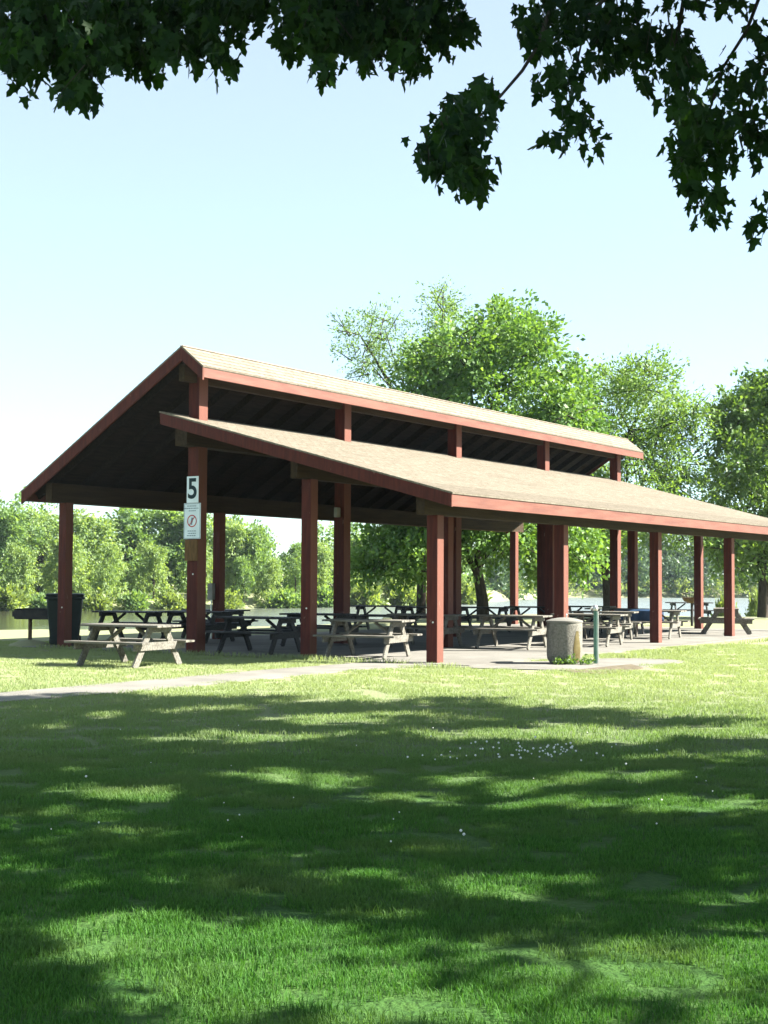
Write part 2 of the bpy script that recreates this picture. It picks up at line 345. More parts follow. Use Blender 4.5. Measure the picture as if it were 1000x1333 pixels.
d2 = roof_plane('upper_roof', 5.1605, 5.9705, 5.737, 6.423, rafters=False)
low = roof_plane('lower_roof', -.774, 3.192, 6.302, 5.085)
# orient: negative-slope planes keep y increasing; the back plane runs the other way
def fascia(parent_xyz, a, b, dep, th=.045, cut='eave', x=None):
    pass
def eave_fascia(y, ztop, dep, side):
    return MB().box(((X0+X1)/2, y, ztop-dep/2), (X1-X0+.004, .045, dep)).build('fascia', M['fascia'], sh, bevel=.004)
eave_fascia(-.774+.02, 3.192-.035, .225, -1)
eave_fascia(5.1605+.02, 5.9705-.035, .205, -1)
eave_fascia(10.416-.02, 3.535-.035, .20, 1)
def rake(x, pts, dep):
    m = MB(); k = len(pts)
    prof = [(y, z-.034) for y, z in pts] + [(y, z-dep) for y, z in reversed(pts)]
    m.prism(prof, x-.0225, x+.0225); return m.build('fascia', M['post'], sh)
for xx in (X0-.003, X1+.003):
    rake(xx, [(10.418,3.535),(5.739,6.425),(5.158,5.9705)], .30)
    rake(xx, [(-.777,3.192),(6.302,5.085)], .27)

# signs on the near post of the clerestory row: each hangs on the post and could be lifted off
px_face = -.146
def on_post(name, label, cat, zc, h, wd, m, dx=0, th=.012, dy=0):
    t = thing(name, label, cat, SW(px_face-dx, 5.8753+dy, zc), TH)
    MB().box((0,0,0), (th, wd, h)).build('sign_plate' if 'sign' in name else 'board', m, t, (-th/2,0,0), bevel=.003)
    return t
def z_at(py): # height on the sign face for a photo row
    p_ = SW(px_face, 5.8753); return at(250, py, p_.y).z
def text_mesh(s, size, m, parent, loc, name, sx=1.0, bold=0):
    cu = bpy.data.curves.new(name, 'FONT'); cu.body = s; cu.size = size; cu.align_x = 'CENTER'; cu.align_y = 'CENTER'; cu.extrude = .002; cu.offset = bold
    tmp = bpy.data.objects.new('tmp', cu); COL.objects.link(tmp); bpy.context.view_layer.update()
    dg = bpy.context.evaluated_depsgraph_get(); me = bpy.data.meshes.new_from_object(tmp.evaluated_get(dg)); bpy.data.objects.remove(tmp)
    o = link(name, me, m, parent, loc); o.matrix_parent_inverse = Matrix(); o.rotation_euler = (R(90), 0, R(-90)); o.scale = (sx,1,1); return o
za, zb_ = z_at(620), z_at(654.5)
ns = on_post('number_sign', 'white metal sign reading 5 on the shelter post', 'sign', (za+zb_)/2, za-zb_, .32, M['sign_white'])
text_mesh('5', .60, M['sign_ink'], ns, (-.016, 0, 0.0), 'numeral', .92, .012)
za, zb_ = z_at(655), z_at(701.5); hh = za-zb_
rs = on_post('rules_sign', 'white rules sign with red prohibition circle below the number 5', 'sign', (za+zb_)/2, hh, .46, M['sign_white'], .004)
fr = MB()
for yy in (-.215, .215): fr.box((-.0145, yy, 0), (.003, .008, hh-.03))
for zz in (-hh/2+.015, hh/2-.015): fr.box((-.0145, 0, zz), (.003, .43, .008))
fr.build('border', M['sign_grey'], rs)
pr = MB(); random.seed(3)
for zz, ww in ((hh*.42,.22),(hh*.355,.34),(hh*.285,.20),(-hh*.28,.22),(-hh*.345,.22),(-hh*.41,.20)):
    y = -ww/2
    while y < ww/2:
        L_ = random.uniform(.02,.06); pr.box((-.0145, y+L_/2, zz), (.003, L_, .018)); y += L_+.012
pr.build('small_print', M['sign_grey'], rs)
ci = MB(); N_ = 36
ring = [(.118,.095)]
for k in range(N_):
    t0, t1 = 2*math.pi*k/N_, 2*math.pi*(k+1)/N_; b = len(ci.v)
    for (r_, t_) in ((.13,t0),(.13,t1),(.108,t1),(.108,t0)): ci.v.append((-.0165, r_*math.cos(t_), r_*math.sin(t_)))
    ci.f.append((b,b+1,b+2,b+3))
ci.box((-.0155, 0, 0), (.003, .018, .22), Matrix.Rotation(R(38), 3, 'X'))
ci.build('prohibition_circle', M['sign_red'], rs, (0,0,0))
gl = MB().box((-.0148, .0, .02), (.002, .05, .10), Matrix.Rotation(R(12),3,'X')).box((-.0148, .01, -.055), (.002, .03, .05)); gl.build('pictogram', M['sign_grey'], rs)
za, zb_ = z_at(702.5), z_at(730)
on_post('wooden_board', 'small brown wooden board fixed to the post under the rules sign', 'board', (za+zb_)/2, za-zb_, .33, M['board'], 0, .05)
ub = thing('utility_box', 'small pale utility box on the dark rear post left of the boat-side tables', 'utility box', SW(BAY-.115-.06, 9.7312+.1, 1.25), TH)
ub['label'] = 'small pale utility box on the rear post behind the sign post'
MB().box((0,0,0), (.12,.16,.42)).build('box', M['fixture'], ub, bevel=.01); MB().tube([(0,0,-.2),(0,0,-1.2)], .018, 8).build('conduit', M['steel'], ub)
# ------------------------------------------------------------------ picnic tables
def make_table(wood):
    t = thing('picnic_table', 'x', 'picnic table', group='picnic tables in and around the shelter')
    L_ = 1.72; m = MB()
    for k in range(5): m.box((random.uniform(-.006,.006), (k-2)*.147, .735), (L_, .138, .038))
    m.build('tabletop', wood, t, bevel=.004)
    for s_ in (-1, 1):
        m = MB()
        for k in (-.5, .5): m.box((random.uniform(-.006,.006), s_*.66+k*.147, .445), (L_, .138, .038))
        m.build('bench', wood, t, bevel=.004)
    for ex in (-.61, .61):
        MB().box((ex+.042*(1 if ex>0 else -1), 0, .381), (.04, 1.5, .14)).build('bench_support', wood, t, bevel=.004)
        MB().box((ex+.042*(1 if ex>0 else -1), 0, .67), (.04, .7, .088)).build('top_support', wood, t, bevel=.004)
        for s_ in (-1, 1):
            MB().bar((ex, s_*.22, .70), (ex, s_*.68, .0), .04, .14, up=(0,1,0)).build('leg', wood, t, bevel=.004)
        MB().bar((ex*.92, 0, .40), (ex*.25, 0, .70), .09, .04, up=(1,0,0)).build('brace', wood, t)
    return t
tA = make_table(M['wood']); tB = make_table(M['wood_shaded'])
AZ = R(-24)
tables = [   # x, y, rotation, dark?, label
 (-4.58,26.05,AZ-R(3),0,'weathered picnic table standing on the grass at the left end of the shelter'),
 (-.3,28.8,AZ+R(2),0,'weathered picnic table between the second and third front posts with a sunlit end'),
 (-2.6,30.4,AZ,1,'shaded picnic table seen between the sign post and the next front post'),
 (-6.15,35.0,AZ+R(3),1,'dark picnic table behind the grass table, in the gap right of the dark green bin'),
 (-4.55,35.3,AZ,1,'dark picnic table directly behind the post that carries the signs'),
 (-4.5,38.6,AZ,1,'farthest dark picnic table at the left rear corner of the shelter'),
 (-1.5,33.6,AZ,1,'shaded picnic table whose end sticks out right of the third post from the left'),
 (1.0,33.6,AZ,0,'picnic table mostly hidden behind the near corner post'),
 (-.1,44.0,AZ+R(5),1,'dark picnic table at the rear, left of two below the hanging maple branch'),
 (1.3,42.4,AZ,1,'dark picnic table at the rear, right of two below the hanging maple branch'),
 (2.95,42.6,AZ,1,'dark picnic table in front of the maple trunk'),
 (4.6,43.8,AZ,1,'dark picnic table at the rear behind the sunlit slim far post'),
 (6.35,45.0,AZ,1,'dark picnic table against the open water above the concrete barrel'),
 (6.75,41.6,AZ,1,'dark picnic table behind the green tap post'),
 (2.95,33.05,AZ,0,'weathered picnic table with a sunlit end just left of the concrete barrel'),
 (4.95,34.6,AZ,0,'weathered picnic table behind the green tap post and barrel, its top in the sun'),
 (5.75,37.6,AZ+R(4),0,'picnic table half in sun behind the table by the tap post'),
 (7.35,39.3,AZ,0,'picnic table with the blue cloth over it beside the second post from the right'),
 (10.2,42.8,R(76),0,'weathered picnic table seen end on at the right edge of the slab'),
 (11.9,56.0,R(2),1,'dark picnic table out on the lawn near the river, beyond the slab'),
]
first = {0: True, 1: True}
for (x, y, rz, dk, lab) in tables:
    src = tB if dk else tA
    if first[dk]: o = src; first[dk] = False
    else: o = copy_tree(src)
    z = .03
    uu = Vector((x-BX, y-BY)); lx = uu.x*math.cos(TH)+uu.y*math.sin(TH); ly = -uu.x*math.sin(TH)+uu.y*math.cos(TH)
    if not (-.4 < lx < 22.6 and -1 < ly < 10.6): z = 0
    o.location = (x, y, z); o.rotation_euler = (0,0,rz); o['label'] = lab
# blue cloth over one table
cb = MB(); nxx, nyy = 20, 14; rr = random.Random(4)
L2, W2 = .98, .40
for j in range(nyy+1):
    for i in range(nxx+1):
        a = -1.25 + (i/nxx)*1.45; b = (j/nyy-.5)*1.5
        x = max(-L2, min(L2, a)); y = max(-W2, min(W2, b)); dz = (abs(a)-abs(x)) + (abs(b)-abs(y))
        z = .762 - dz*.95
        x += (.02*math.sin(j*1.7) if abs(a) > L2 else 0) + (.04*(abs(a)-L2) if a > L2 else 0); y += (.035*math.sin(i*1.3)*(1 if b > 0 else -1) + (.05 if b>0 else -.05) if abs(b) > W2 else 0)
        cb.v.append((x, y, z + rr.uniform(0,.004)))
for j in range(nyy):
    for i in range(nxx): q = j*(nxx+1)+i; cb.f.append((q, q+1, q+nxx+2, q+nxx+1))
cl = cb.build('tablecloth', M['blue'], smooth=True); cl.location = (7.35,39.3,.03); cl.rotation_euler = (0,0,AZ)
sm = cl.modifiers.new('solid', 'SOLIDIFY'); sm.thickness = .006; sm.offset = 1
tag(cl, 'dark blue cloth draped over a picnic table under the roof', 'tablecloth')

# ------------------------------------------------------------------ small furniture
g = gnd(735.5, 866); g = Vector((g.x+.03, g.y+.30, 0))
cb_ = thing('waste_barrel', 'squat pebbled concrete litter barrel standing in front of the shelter', 'litter barrel', (g.x, g.y, .018))
MB().lathe([(.25,0),(.29,.03),(.325,.09),(.335,.16),(.338,.72),(.335,.765),(.32,.785)], n=48).build('barrel', M['barrel'], cb_, smooth=True)
MB().lathe([(.345,.775),(.35,.79),(.345,.81),(.25,.84),(.13,.862),(.02,.87)], n=48).build('lid', M['concrete'], cb_, smooth=True)
MB().tube([(.04,0,.86),(.04,0,.93),(.06,0,.955)], .012).build('lid_catch', M['steel'], cb_)
stn = mat('rust_stain', (.07,.055,.02), .9, (.12,.10,.045), 9, .1)
st = MB(); rr = random.Random(9); NS = 9
prof = [(-.03,.62),(-.055,.5),(-.09,.3),(-.07,.12),(-.05,.05)]
for (hw, z) in prof:
    for k in range(NS):
        a = R(-52) + (k/(NS-1)-.5)*2*(abs(hw)+rr.uniform(-.01,.012))/.338; st.v.append((.3405*math.cos(a), .3405*math.sin(a), z))
for i in range(len(prof)-1):
    for k in range(NS-1): q = i*NS+k; st.f.append((q, q+NS, q+NS+1, q+1))
st.build('rust_stain', stn, cb_)

g = gnd(775, 865); tp = thing('water_tap', 'slim green tap post with a silver spigot beside the concrete barrel', 'water tap', (g.x, g.y, .018))
MB().box((0,0,.5),(.06,.05,1.0)).build('post', M['green_metal'], tp, bevel=.006); MB().box((.048,0,.49),(.034,.035,.98)).build('pipe', M['steel'], tp, bevel=.008)
MB().lathe([(.05,1.0),(.06,1.03),(.055,1.07),(.03,1.1),(.01,1.11)], n=16).tube([(0,0,1.06),(-.07,-.03,1.06),(-.1,-.04,1.02)], .018).build('spigot', M['steel'], tp, smooth=True)
MB().box((.09,-.0,1.05),(.07,.025,.03)).build('handle', M['steel'], tp, bevel=.004)

g = at(84, 843, 33.3); bn = thing('wheeled_bin', 'dark green wheeled rubbish bin behind the leftmost post', 'bin', (g.x, g.y, 0), R(10))
b = MB(); b0 = [(-.31,-.30),(.31,-.30),(.31,.30),(-.31,.30)]; b1 = [(-.40,-.38),(.40,-.38),(.40,.38),(-.40,.38)]
b.v = [(x,y,.05) for x,y in b0] + [(x,y,1.10) for x,y in b1]; b.f = [(3,2,1,0),(4,5,6,7),(0,1,5,4),(1,2,6,5),(2,3,7,6),(3,0,4,7)]
b.build('body', M['bin'], bn, bevel=.03)
MB().box((0,0,1.12),(.88,.84,.06)).build('rim', M['bin'], bn, bevel=.015)
MB().box((0,.02,1.185),(.86,.80,.07)).build('lid', M['bin'], bn, bevel=.03)
for s_ in (-1,1):
    wv = MB().lathe([(.10,-.03),(.12,-.02),(.12,.02),(.10,.03)], n=20).build('wheel', M['black'], bn, (s_*.33,.33,.12)); wv.rotation_euler = (0,R(90),0)
MB().tube([(-.3,.42,1.05),(-.3,.47,1.08),(.3,.47,1.08),(.3,.42,1.05)], .018).build('handle', M['bin'], bn)

g = gnd(39, 841); gr_ = thing('park_grill', 'black pedestal grill on the lawn left of the green bin', 'grill', (g.x, g.y, 0), R(-8))
MB().tube([(0,0,-.05),(0,0,.62)], .045, 12).build('pedestal', M['rust'], gr_, smooth=True)
b = MB(); T = .012; Wd, Dp, H0, H1 = .98, .5, .63, .86
b.box((.2,0,H0), (Wd*.9,Dp,T)).box((.2-Wd/2,0,.76),(T,Dp,.2)).box((.2+Wd/2,0,.74),(T,Dp,.22)).box((.2,Dp/2,.75),(Wd,T,.24)).box((.2,-Dp/2,.73),(Wd,T,.2)).box((-.30,0,.74),(.12,Dp*.8,.12))
b.build('firebox', M['black'], gr_)
b = MB()
for k in range(16): b.bar((-.27+k*.062,-.25,.86),(-.27+k*.062,.25,.86),.012,.012)
b.bar((-.28,-.24,.86),(.69,-.24,.86),.014,.014).bar((-.28,.24,.86),(.69,.24,.86),.014,.014)
b.build('grate', M['black'], gr_)
for dx in (0, .22): MB().tube([(dx,-.22,.86),(dx,-.22,.93),(dx+.03,-.22,.94)], .011, 6).build('handle', M['black'], gr_)
mound = MB().lathe([(.55,-.02),(.42,.06),(.25,.12),(.08,.15),(.01,.155)], (g.x,g.y,0), 24).build('earth_mound', bpy.data.materials['lawn'], smooth=True); tag(mound, kind='structure')

g = gnd(901, 815); g2 = thing('fire_bowl_grill', 'distant pedestal fire bowl grill beside the lawn table near the river', 'grill', (g.x, g.y, 0))
MB().tube([(0,0,-.05),(0,0,.85)], .05, 10).build('pedestal', M['black'], g2, smooth=True)
MB().lathe([(.05,.80),(.26,.86),(.33,.95),(.34,1.0),(.31,1.0),(.24,.9),(.03,.86)], n=24).build('bowl', M['rust'], g2, smooth=True)
b = MB()
for k in range(8): a = k*math.pi/4; b.tube([(.31*math.cos(a),.31*math.sin(a),1.0),(.36*math.cos(a),.36*math.sin(a),1.12),(.1*math.cos(a+.6),.1*math.sin(a+.6),1.2)], .014, 6)
b.build('grate', M['black'], g2)
# ------------------------------------------------------------------ foliage
LOBED = np.array([(0,0),(.11,.02),(.38,-.05),(.30,.16),(.52,.44),(.27,.39),(.19,.52),(.20,.76),(0,1),(-.20,.76),(-.19,.52),(-.27,.39),(-.52,.44),(-.30,.16),(-.38,-.05),(-.11,.02)], float)
LOBED_F = None
def frames(n, dirs, droop, rng):
    """random leaf frames: length axis t, width axis s"""
    t = dirs + rng.normal(0, .55, (n,3)); t[:,2] -= droop; t /= np.linalg.norm(t, axis=1)[:,None]+1e-9
    s = np.cross(t, rng.normal(0, 1, (n,3))); s /= np.linalg.norm(s, axis=1)[:,None]+1e-9
    return t, s
def leaves(name, P, D, size, rng, droop=.3, lobed=False, width=.6):
    n = len(P); t, s = frames(n, D, droop, rng); sz = np.asarray(size)*rng.uniform(.6,1.25,n)
    nn = np.cross(t, s)
    if lobed:
        pts = LOBED; K = len(pts); V = np.zeros((n, K, 3)); up = rng.uniform(-.3,.55,n)
        for k,(a,b) in enumerate(pts): V[:,k] = P + (s*a + t*b + nn*(abs(a)*up[:,None]) - nn*(b*b*.12))*sz[:,None]
        me = faces_ngon(name, V, K)
    else:
        V = np.zeros((n,4,3)); w_ = width*.5
        V[:,0] = P; V[:,1] = P + (s*w_ + t*.45 + nn*.10)*sz[:,None]; V[:,2] = P + t*sz[:,None]; V[:,3] = P + (-s*w_ + t*.45 + nn*.10)*sz[:,None]
        me = faces_mesh(name, V, 4, [(0,1,2,3)])
    return me
def faces_ngon(name, V, K):
    tris = [(0,i,i+1) for i in range(1,K-1)]
    # fan from the point 0.3 along the midrib for clean lobes
    N = V.shape[0]; c = V[:, [0]]*.65 + V[:, [8]]*.35
    V2 = np.concatenate([V, c], 1); f = [(K, i, (i+1) % K) for i in range(K)]
    return faces_mesh(name, V2, K+1, f)
def sprays(lumps, nspray, per, rng, length=.8, spread=.12, shell=.55, droop=.2):
    """lumps: (centre, (rx,ry,rz), weight) -> leaf points and directions along short twigs"""
    wts = np.array([l_[2] for l_ in lumps], float); wts /= wts.sum(); P = []; D = []; tw = []
    for q in rng.choice(len(lumps), nspray, p=wts):
        c, rad, _ = lumps[q]; d = rng.normal(0,1,3); d /= np.linalg.norm(d); r_ = rng.uniform(0,1)**.4
        r_ = shell + (1-shell)*r_ if rng.uniform() < .75 else r_*.8
        p = np.array(c) + d*np.array(rad)*r_; dr = d*.8 + rng.normal(0,.45,3); dr[2] += .25 - droop; dr /= np.linalg.norm(dr)
        L_ = length*rng.uniform(.5,1.2); s_ = rng.uniform(-.35,1,per)[:,None]*L_
        bend = np.zeros((per,3)); bend[:,2] = -(s_[:,0]**2)*droop*.6/max(L_,.01)
        P.append(p + dr*s_ + bend + rng.normal(0, spread, (per,3))); D.append(np.repeat(dr[None], per, 0)); tw.append((p-dr*L_*.4, p+dr*L_*.9))
    return np.concatenate(P), np.concatenate(D), tw
def trunk_mesh(mb, base, path, r0, r1, n=10):
    k = len(path); mb.tube([base]+list(path), list(np.linspace(r0, r1, k+1)), n); return mb

def big_tree(name, label, cat, base, lumps_px, depth, leafmat, limbs, nspray, per, size, length, spread, seed, dj=2.0, r0=.24, droop=.2, width=.6, group=None, shell=.5):
    """lumps given as photo-plane spots at the tree's own distance; world thickness dj"""
    rng = np.random.default_rng(seed); t = thing(name, label, cat, tuple(base), 0, group)
    lumps = []
    for (px, py, rx, ry, w_) in lumps_px:
        for k in range(2):
            c = at(px, py, depth + rng.uniform(-dj, dj)); s_ = depth/F
            lumps.append((np.array(c)-np.array(base), (rx*s_, (rx*s_*.8+.4), ry*s_), w_))
    P, D, tw = sprays(lumps, nspray, per, rng, length, spread, shell, droop)
    link('crown', leaves('crown', P, D, size, rng, droop, width=width), leafmat, t)
    mb = MB()
    for (pp, ra, rb) in limbs:
        mb.tube([Vector(at(*q))-Vector(base) for q in pp], list(np.linspace(ra, rb, len(pp))), 9)
    for a, b_ in tw[::6]: mb.tube([a, (a+b_)/2, b_], [.03,.02,.008], 4)
    for (c, rad, w_) in lumps[::2]:   # a limb to each clump
        q = Vector(limbs[0][0][-1]) if False else Vector(at(*limbs[0][0][-1]))-Vector(base)
        m_ = (q + Vector(c))/2; m_.z -= .3
        mb.tube([q, m_, Vector(c)], [.10,.07,.03] if 'maple' in name else [.05,.035,.012], 6)
    mb.build('trunk', M['bark'], t, smooth=True)
    return t
YM = 55.0
base = gnd(629, 806)
big_tree('maple_tree', 'broad bright green maple behind the middle of the shelter', 'tree', at(629,806,YM),
  [(562,480,34,30,1.0),(605,455,40,32,1.1),(660,430,36,30,1.2),(690,450,34,34,1.0),(742,505,32,32,.9),(640,520,75,50,2.2),(560,540,55,50,1.5),(720,570,60,50,1.6),(650,610,90,50,2),(560,640,60,45,1.4),
   (500,715,34,26,.7),(540,725,36,24,.9),(478,735,22,13,.35),(520,690,50,25,.9),(640,700,50,26,1),(700,705,45,24,.9),(735,700,40,28,.8),(560,700,40,30,1),(760,725,22,14,.3),(712,740,18,20,.3),(745,545,30,30,.8)],
  YM, M['leaf_maple'], [([(629,808,YM),(628,780,YM),(622,745,YM),(626,690,YM),(632,620,YM)], .26, .12), ([(624,752,YM),(612,730,YM-.3),(603,700,YM-.5),(590,640,YM-.5)], .14, .06), ([(626,735,YM),(650,690,YM+.5),(680,600,YM+.5)], .12, .05)],
  2300, 26, .21, .8, .15, 21, dj=2.2)
big_tree('locust_tree', 'feathery sparse tree rising behind the left of the maple crown', 'tree', at(548,800,62),
  [(470,440,28,24,.8),(500,425,22,20,.6),(480,470,36,22,.8),(575,400,22,24,.8),(588,430,30,22,.7),(540,450,26,20,.3),(500,485,40,24,.7)],
  62, M['leaf_locust'], [([(548,802,62),(550,700,62),(545,600,62),(535,520,62)], .22, .10), ([(545,600,62),(575,470,62),(577,380,62)], .09, .02), ([(540,560,62),(490,470,62),(465,430,62)], .08, .02)],
  300, 24, .15, .9, .12, 22, dj=1.5, droop=.1, width=.4)
big_tree('locust_tree', 'tall feathery light green tree behind the far end of the roof', 'tree', at(793,803,60),
  [(800,505,36,28,1.2),(845,500,36,28,1.2),(880,545,30,26,.9),(905,535,14,10,.25),(815,560,50,38,1.6),(870,590,40,35,1.2),(830,630,60,40,1.4),(900,640,35,30,.8),(780,600,30,40,.8),(935,640,26,22,.4),(770,690,45,26,.9),(810,690,45,22,.8),(905,700,26,16,.3),(850,690,30,16,.4)],
  60, M['leaf_locust'], [([(793,805,60),(791,760,60),(786,725,60),(778,705,60),(790,640,60),(820,560,60)], .24, .08), ([(791,738,60),(806,705,60),(830,650,60),(860,560,60)], .11, .03)],
  1150, 24, .18, .9, .13, 23, dj=2.2, droop=.1, width=.42)
big_tree('shade_tree', 'darker dense tree at the right edge of the picture by the river', 'tree', at(993,802,61),
  [(960,540,28,24,1),(985,520,28,22,.9),(1020,510,40,35,1.2),(960,600,34,36,1.2),(1010,590,50,50,2),(940,560,16,14,.3),(1060,580,50,60,1.6),(980,660,50,36,1.4),(1040,670,50,40,1.2),(950,690,30,22,.8),(985,722,34,24,.9),(1030,720,40,26,.8),(935,712,16,10,.25),(962,730,20,12,.35)],
  61, M['leaf_right'], [([(993,804,61),(994,760,61),(991,720,61),(1000,650,61),(1012,590,61)], .24, .10), ([(993,745,61),(975,715,61),(960,660,61)], .10, .04)],
  1250, 24, .22, .8, .13, 24, dj=2.2)

# far bank trees: a few built kinds, copied
def bank_proto(kind, seed):
    rng = np.random.default_rng(seed); t = thing(kind+'_tree', 'x', 'tree', group='trees along the far bank')
    H = 8.0; lumps = []
    nl = {'willow': 9, 'bank': 10, 'poplar': 8}[kind]
    for k in range(nl):
        z = rng.uniform(1.2, 7.0) if kind != 'poplar' else rng.uniform(1.5, 7.4); rr_ = (2.6 if kind != 'poplar' else 1.5)*math.sqrt(max(.12, 1-((z-3.2)/4.8)**2))
        a = rng.uniform(0, 6.28); q = rng.uniform(.2,.75)*rr_
        lumps.append((np.array((math.cos(a)*q, math.sin(a)*q, z)), (rr_*.55, rr_*.55, rr_*.5), 1))
    P, D, tw = sprays(lumps, 330, 22, rng, .9, .16, .5, .5 if kind == 'willow' else .15)
    lm = {'willow': 'leaf_willow', 'bank': 'leaf_green', 'poplar': 'leaf_green'}[kind]
    link('crown', leaves('crown', P, D, .34, rng, .5 if kind == 'willow' else .15, width=.5), M[lm], t)
    mb = MB().tube([(0,0,-.6),(.1,0,1.5),(-.1,.1,4),(0,0,6)], [.2,.15,.1,.03], 7)
    for (c, rad, w_) in lumps: mb.tube([(0,0,1.8),(c[0]*.5,c[1]*.5,c[2]*.6+.6), tuple(c)], [.08,.06,.02], 5)
    mb.build('trunk', M['bark'], t); return t
protos = {('willow',0): bank_proto('willow',31), ('willow',1): bank_proto('willow',32), ('bank',0): bank_proto('bank',33), ('bank',1): bank_proto('bank',34), ('poplar',0): bank_proto('poplar',35)}
used = set()
def far_y(x): return float(interp(x, FAR))
bank = [  # px, extra depth, top row in the photo, kind, variant, width factor, label
 (-60,4,655,'bank',0,1.1,'leafy tree on the far bank beyond the left edge of the frame'),
 (10,5,664,'bank',1,1.1,'leftmost dark green tree on the far bank, at the left frame edge'),
 (52,10,656,'willow',0,1.1,'tall tree on the far bank just left of the leftmost post'),
 (28,1,706,'willow',1,.8,'low yellow green willow at the water edge above the grill'),
 (86,2,690,'willow',0,.8,'pale willow at the water edge behind the leftmost post'),
 (112,9,662,'willow',1,1.2,'tall rounded pale willow just right of the leftmost post'),
 (165,11,655,'bank',0,1.1,'tall green tree midway between the leftmost post and the sign post, back row'),
 (140,2,700,'willow',0,.9,'low bushy willow at the waterline above the dark green bin lid'),
 (200,3,704,'willow',1,.9,'low rounded willow at the waterline left of the rules sign'),
 (218,10,663,'poplar',0,1.2,'narrow upright tree on the far bank just left of the sign post'),
 (245,9,668,'bank',1,1.0,'green tree on the far bank hidden partly by the sign post'),
 (268,3,700,'willow',0,.7,'small willow in the slit between the sign post and the rear post'),
 (308,8,672,'willow',1,.9,'pale yellow green willow just right of the dark rear post'),
 (335,7,680,'bank',0,.8,'darker round topped tree between the rear post and the sky gap'),
 (350,1,722,'willow',0,.8,'low shrubby willow below the sky gap left of the third front post'),
 (318,1,726,'bank',1,.7,'low dark shrub tree at the waterline right of the rear post'),
 (385,7,708,'bank',1,.8,'small tree on the far bank left of the third front post'),
 (418,8,706,'willow',1,.9,'green tree on the far bank just right of the third front post'),
 (470,9,700,'poplar',0,1.3,'tree on the far bank right of the fourth dark post'),
 (455,2,735,'willow',0,.9,'low willow at the waterline right of the fourth dark post'),
 (500,6,722,'bank',0,1.0,'tree on the far bank behind the hanging maple branch'),
 (545,7,722,'bank',1,1.0,'tree on the far bank left of the near corner post'),
 (590,5,732,'bank',0,1.0,'last tall tree at the tip of the left bank'),
]
for (px, ex, top, kd, vr, wf, lab) in bank:
    d0 = 110.0
    for _ in range(8): d0 = far_y((px-500)/F*d0) + 2 + ex
    p_ = at(px, 750, d0); src = protos[(kd, vr)]
    o = src if (kd, vr) not in used else copy_tree(src); used.add((kd, vr))
    zb = float(terrain_z(np.array(p_.x), np.array(d0))) - .1; zt = at(px, top, d0).z
    s_ = (zt - zb)/8.0; o.location = (p_.x, d0, zb); o.scale = (s_*wf, s_*wf, s_); o.rotation_euler = (0,0,random.uniform(0,6.28)); o['label'] = lab
# a continuous strip of woodland behind the trees one can tell apart
rng = np.random.default_rng(57); lumps = []
for x in np.arange(-62, 11, 1.15):
    d = far_y(x) + rng.uniform(12, 22); h = rng.uniform(5.2, 8.2)
    if -12.5 < x < -6.5: h *= .62
    if x > -5: h *= .8
    for z in np.arange(.8, h, 1.7): lumps.append((np.array((x+rng.uniform(-.5,.5), d, z-.2)), ((1.9*(1-.45*z/h)+.3),)*2+(1.25,), 1))
P, D, tw = sprays(lumps, 6200, 15, rng, 1.0, .22, .4, .15)
tag(link('bank_wood', leaves('bank_wood', P, D, .42, rng, .2, width=.5), M['leaf_green']), 'continuous soft green woodland behind the trees of the left bank', 'wood', kind='stuff')
# shrubs on the banks
def shrub_mesh(seed, n=110, leaf=.28, m='leaf_yellow'):
    rng = np.random.default_rng(seed)
    lumps = [(np.array((rng.uniform(-.5,.5), rng.uniform(-.4,.4), rng.uniform(.3,.9))), (.55,.5,.45), 1) for k in range(5)]
    P, D, tw = sprays(lumps, n, 20, rng, .45, .09, .4, .0); return leaves('foliage', P, D, leaf, rng, -.3, width=.45)
sm_ = [shrub_mesh(41), shrub_mesh(42), shrub_mesh(43)]
for q in sm_: q.materials.append(M['leaf_yellow'])
sm_g = [shrub_mesh(44), shrub_mesh(45)]
for q in sm_g: q.materials.append(M['leaf_green'])
def shrub(px, d, h, wd, me, label, zb=None):
    p_ = at(px, 750, d); z = float(terrain_z(np.array(p_.x), np.array(d))) if zb is None else zb
    t = thing('shrub', label, 'shrub', (p_.x, d, z-.05), random.uniform(0,6), 'shrubs along the banks'); t.scale = (wd/2.9, wd/2.9, h/1.9)
    o = bpy.data.objects.new('foliage', me); COL.objects.link(o); o.parent = t
    MB().tube([(0,0,-.2),(.02,0,.4),(.1,.05,.9)], [.05,.04,.015], 6).tube([(0,0,-.1),(-.2,.1,.8)], [.03,.01], 5).build('stem', M['bark'], t)
rs_ = random.Random(5)
lf = lambda px: (lambda d: d)(None)
def bank_depth(px, ex):
    d0 = 110.0
    for _ in range(8): d0 = far_y((px-500)/F*d0) + ex
    return d0
for px, h, me, lab in [(8,2.6,sm_[1],'yellow green shrub on the far bank at the left frame edge'),(60,2.2,sm_g[0],'green shrub on the far bank behind the bin'),(125,2.4,sm_[0],'yellow green shrub at the waterline right of the bin lid'),
   (175,2.2,sm_g[1],'green shrub at the far waterline above the grass table'),(225,2.4,sm_[2],'yellow green shrub at the waterline left of the sign post'),(300,2.2,sm_[1],'yellow green shrub at the waterline just right of the rear post'),
   (372,2.6,sm_g[0],'green shrub at the waterline below the sky gap'),(425,2.6,sm_g[1],'green shrub at the waterline right of the third front post'),(480,3.2,sm_[0],'yellow green shrub beyond the hanging maple branch, left one'),
   (520,3.4,sm_[1],'yellow green shrub beyond the hanging maple branch, middle one'),(555,3.2,sm_[2],'yellow green shrub left of the near corner post'),(606,3.6,sm_[0],'bright shrub at the tip of the left bank beside the maple trunk')]:
    shrub(px, bank_depth(px, 1.5), h, h*1.7, me, lab)
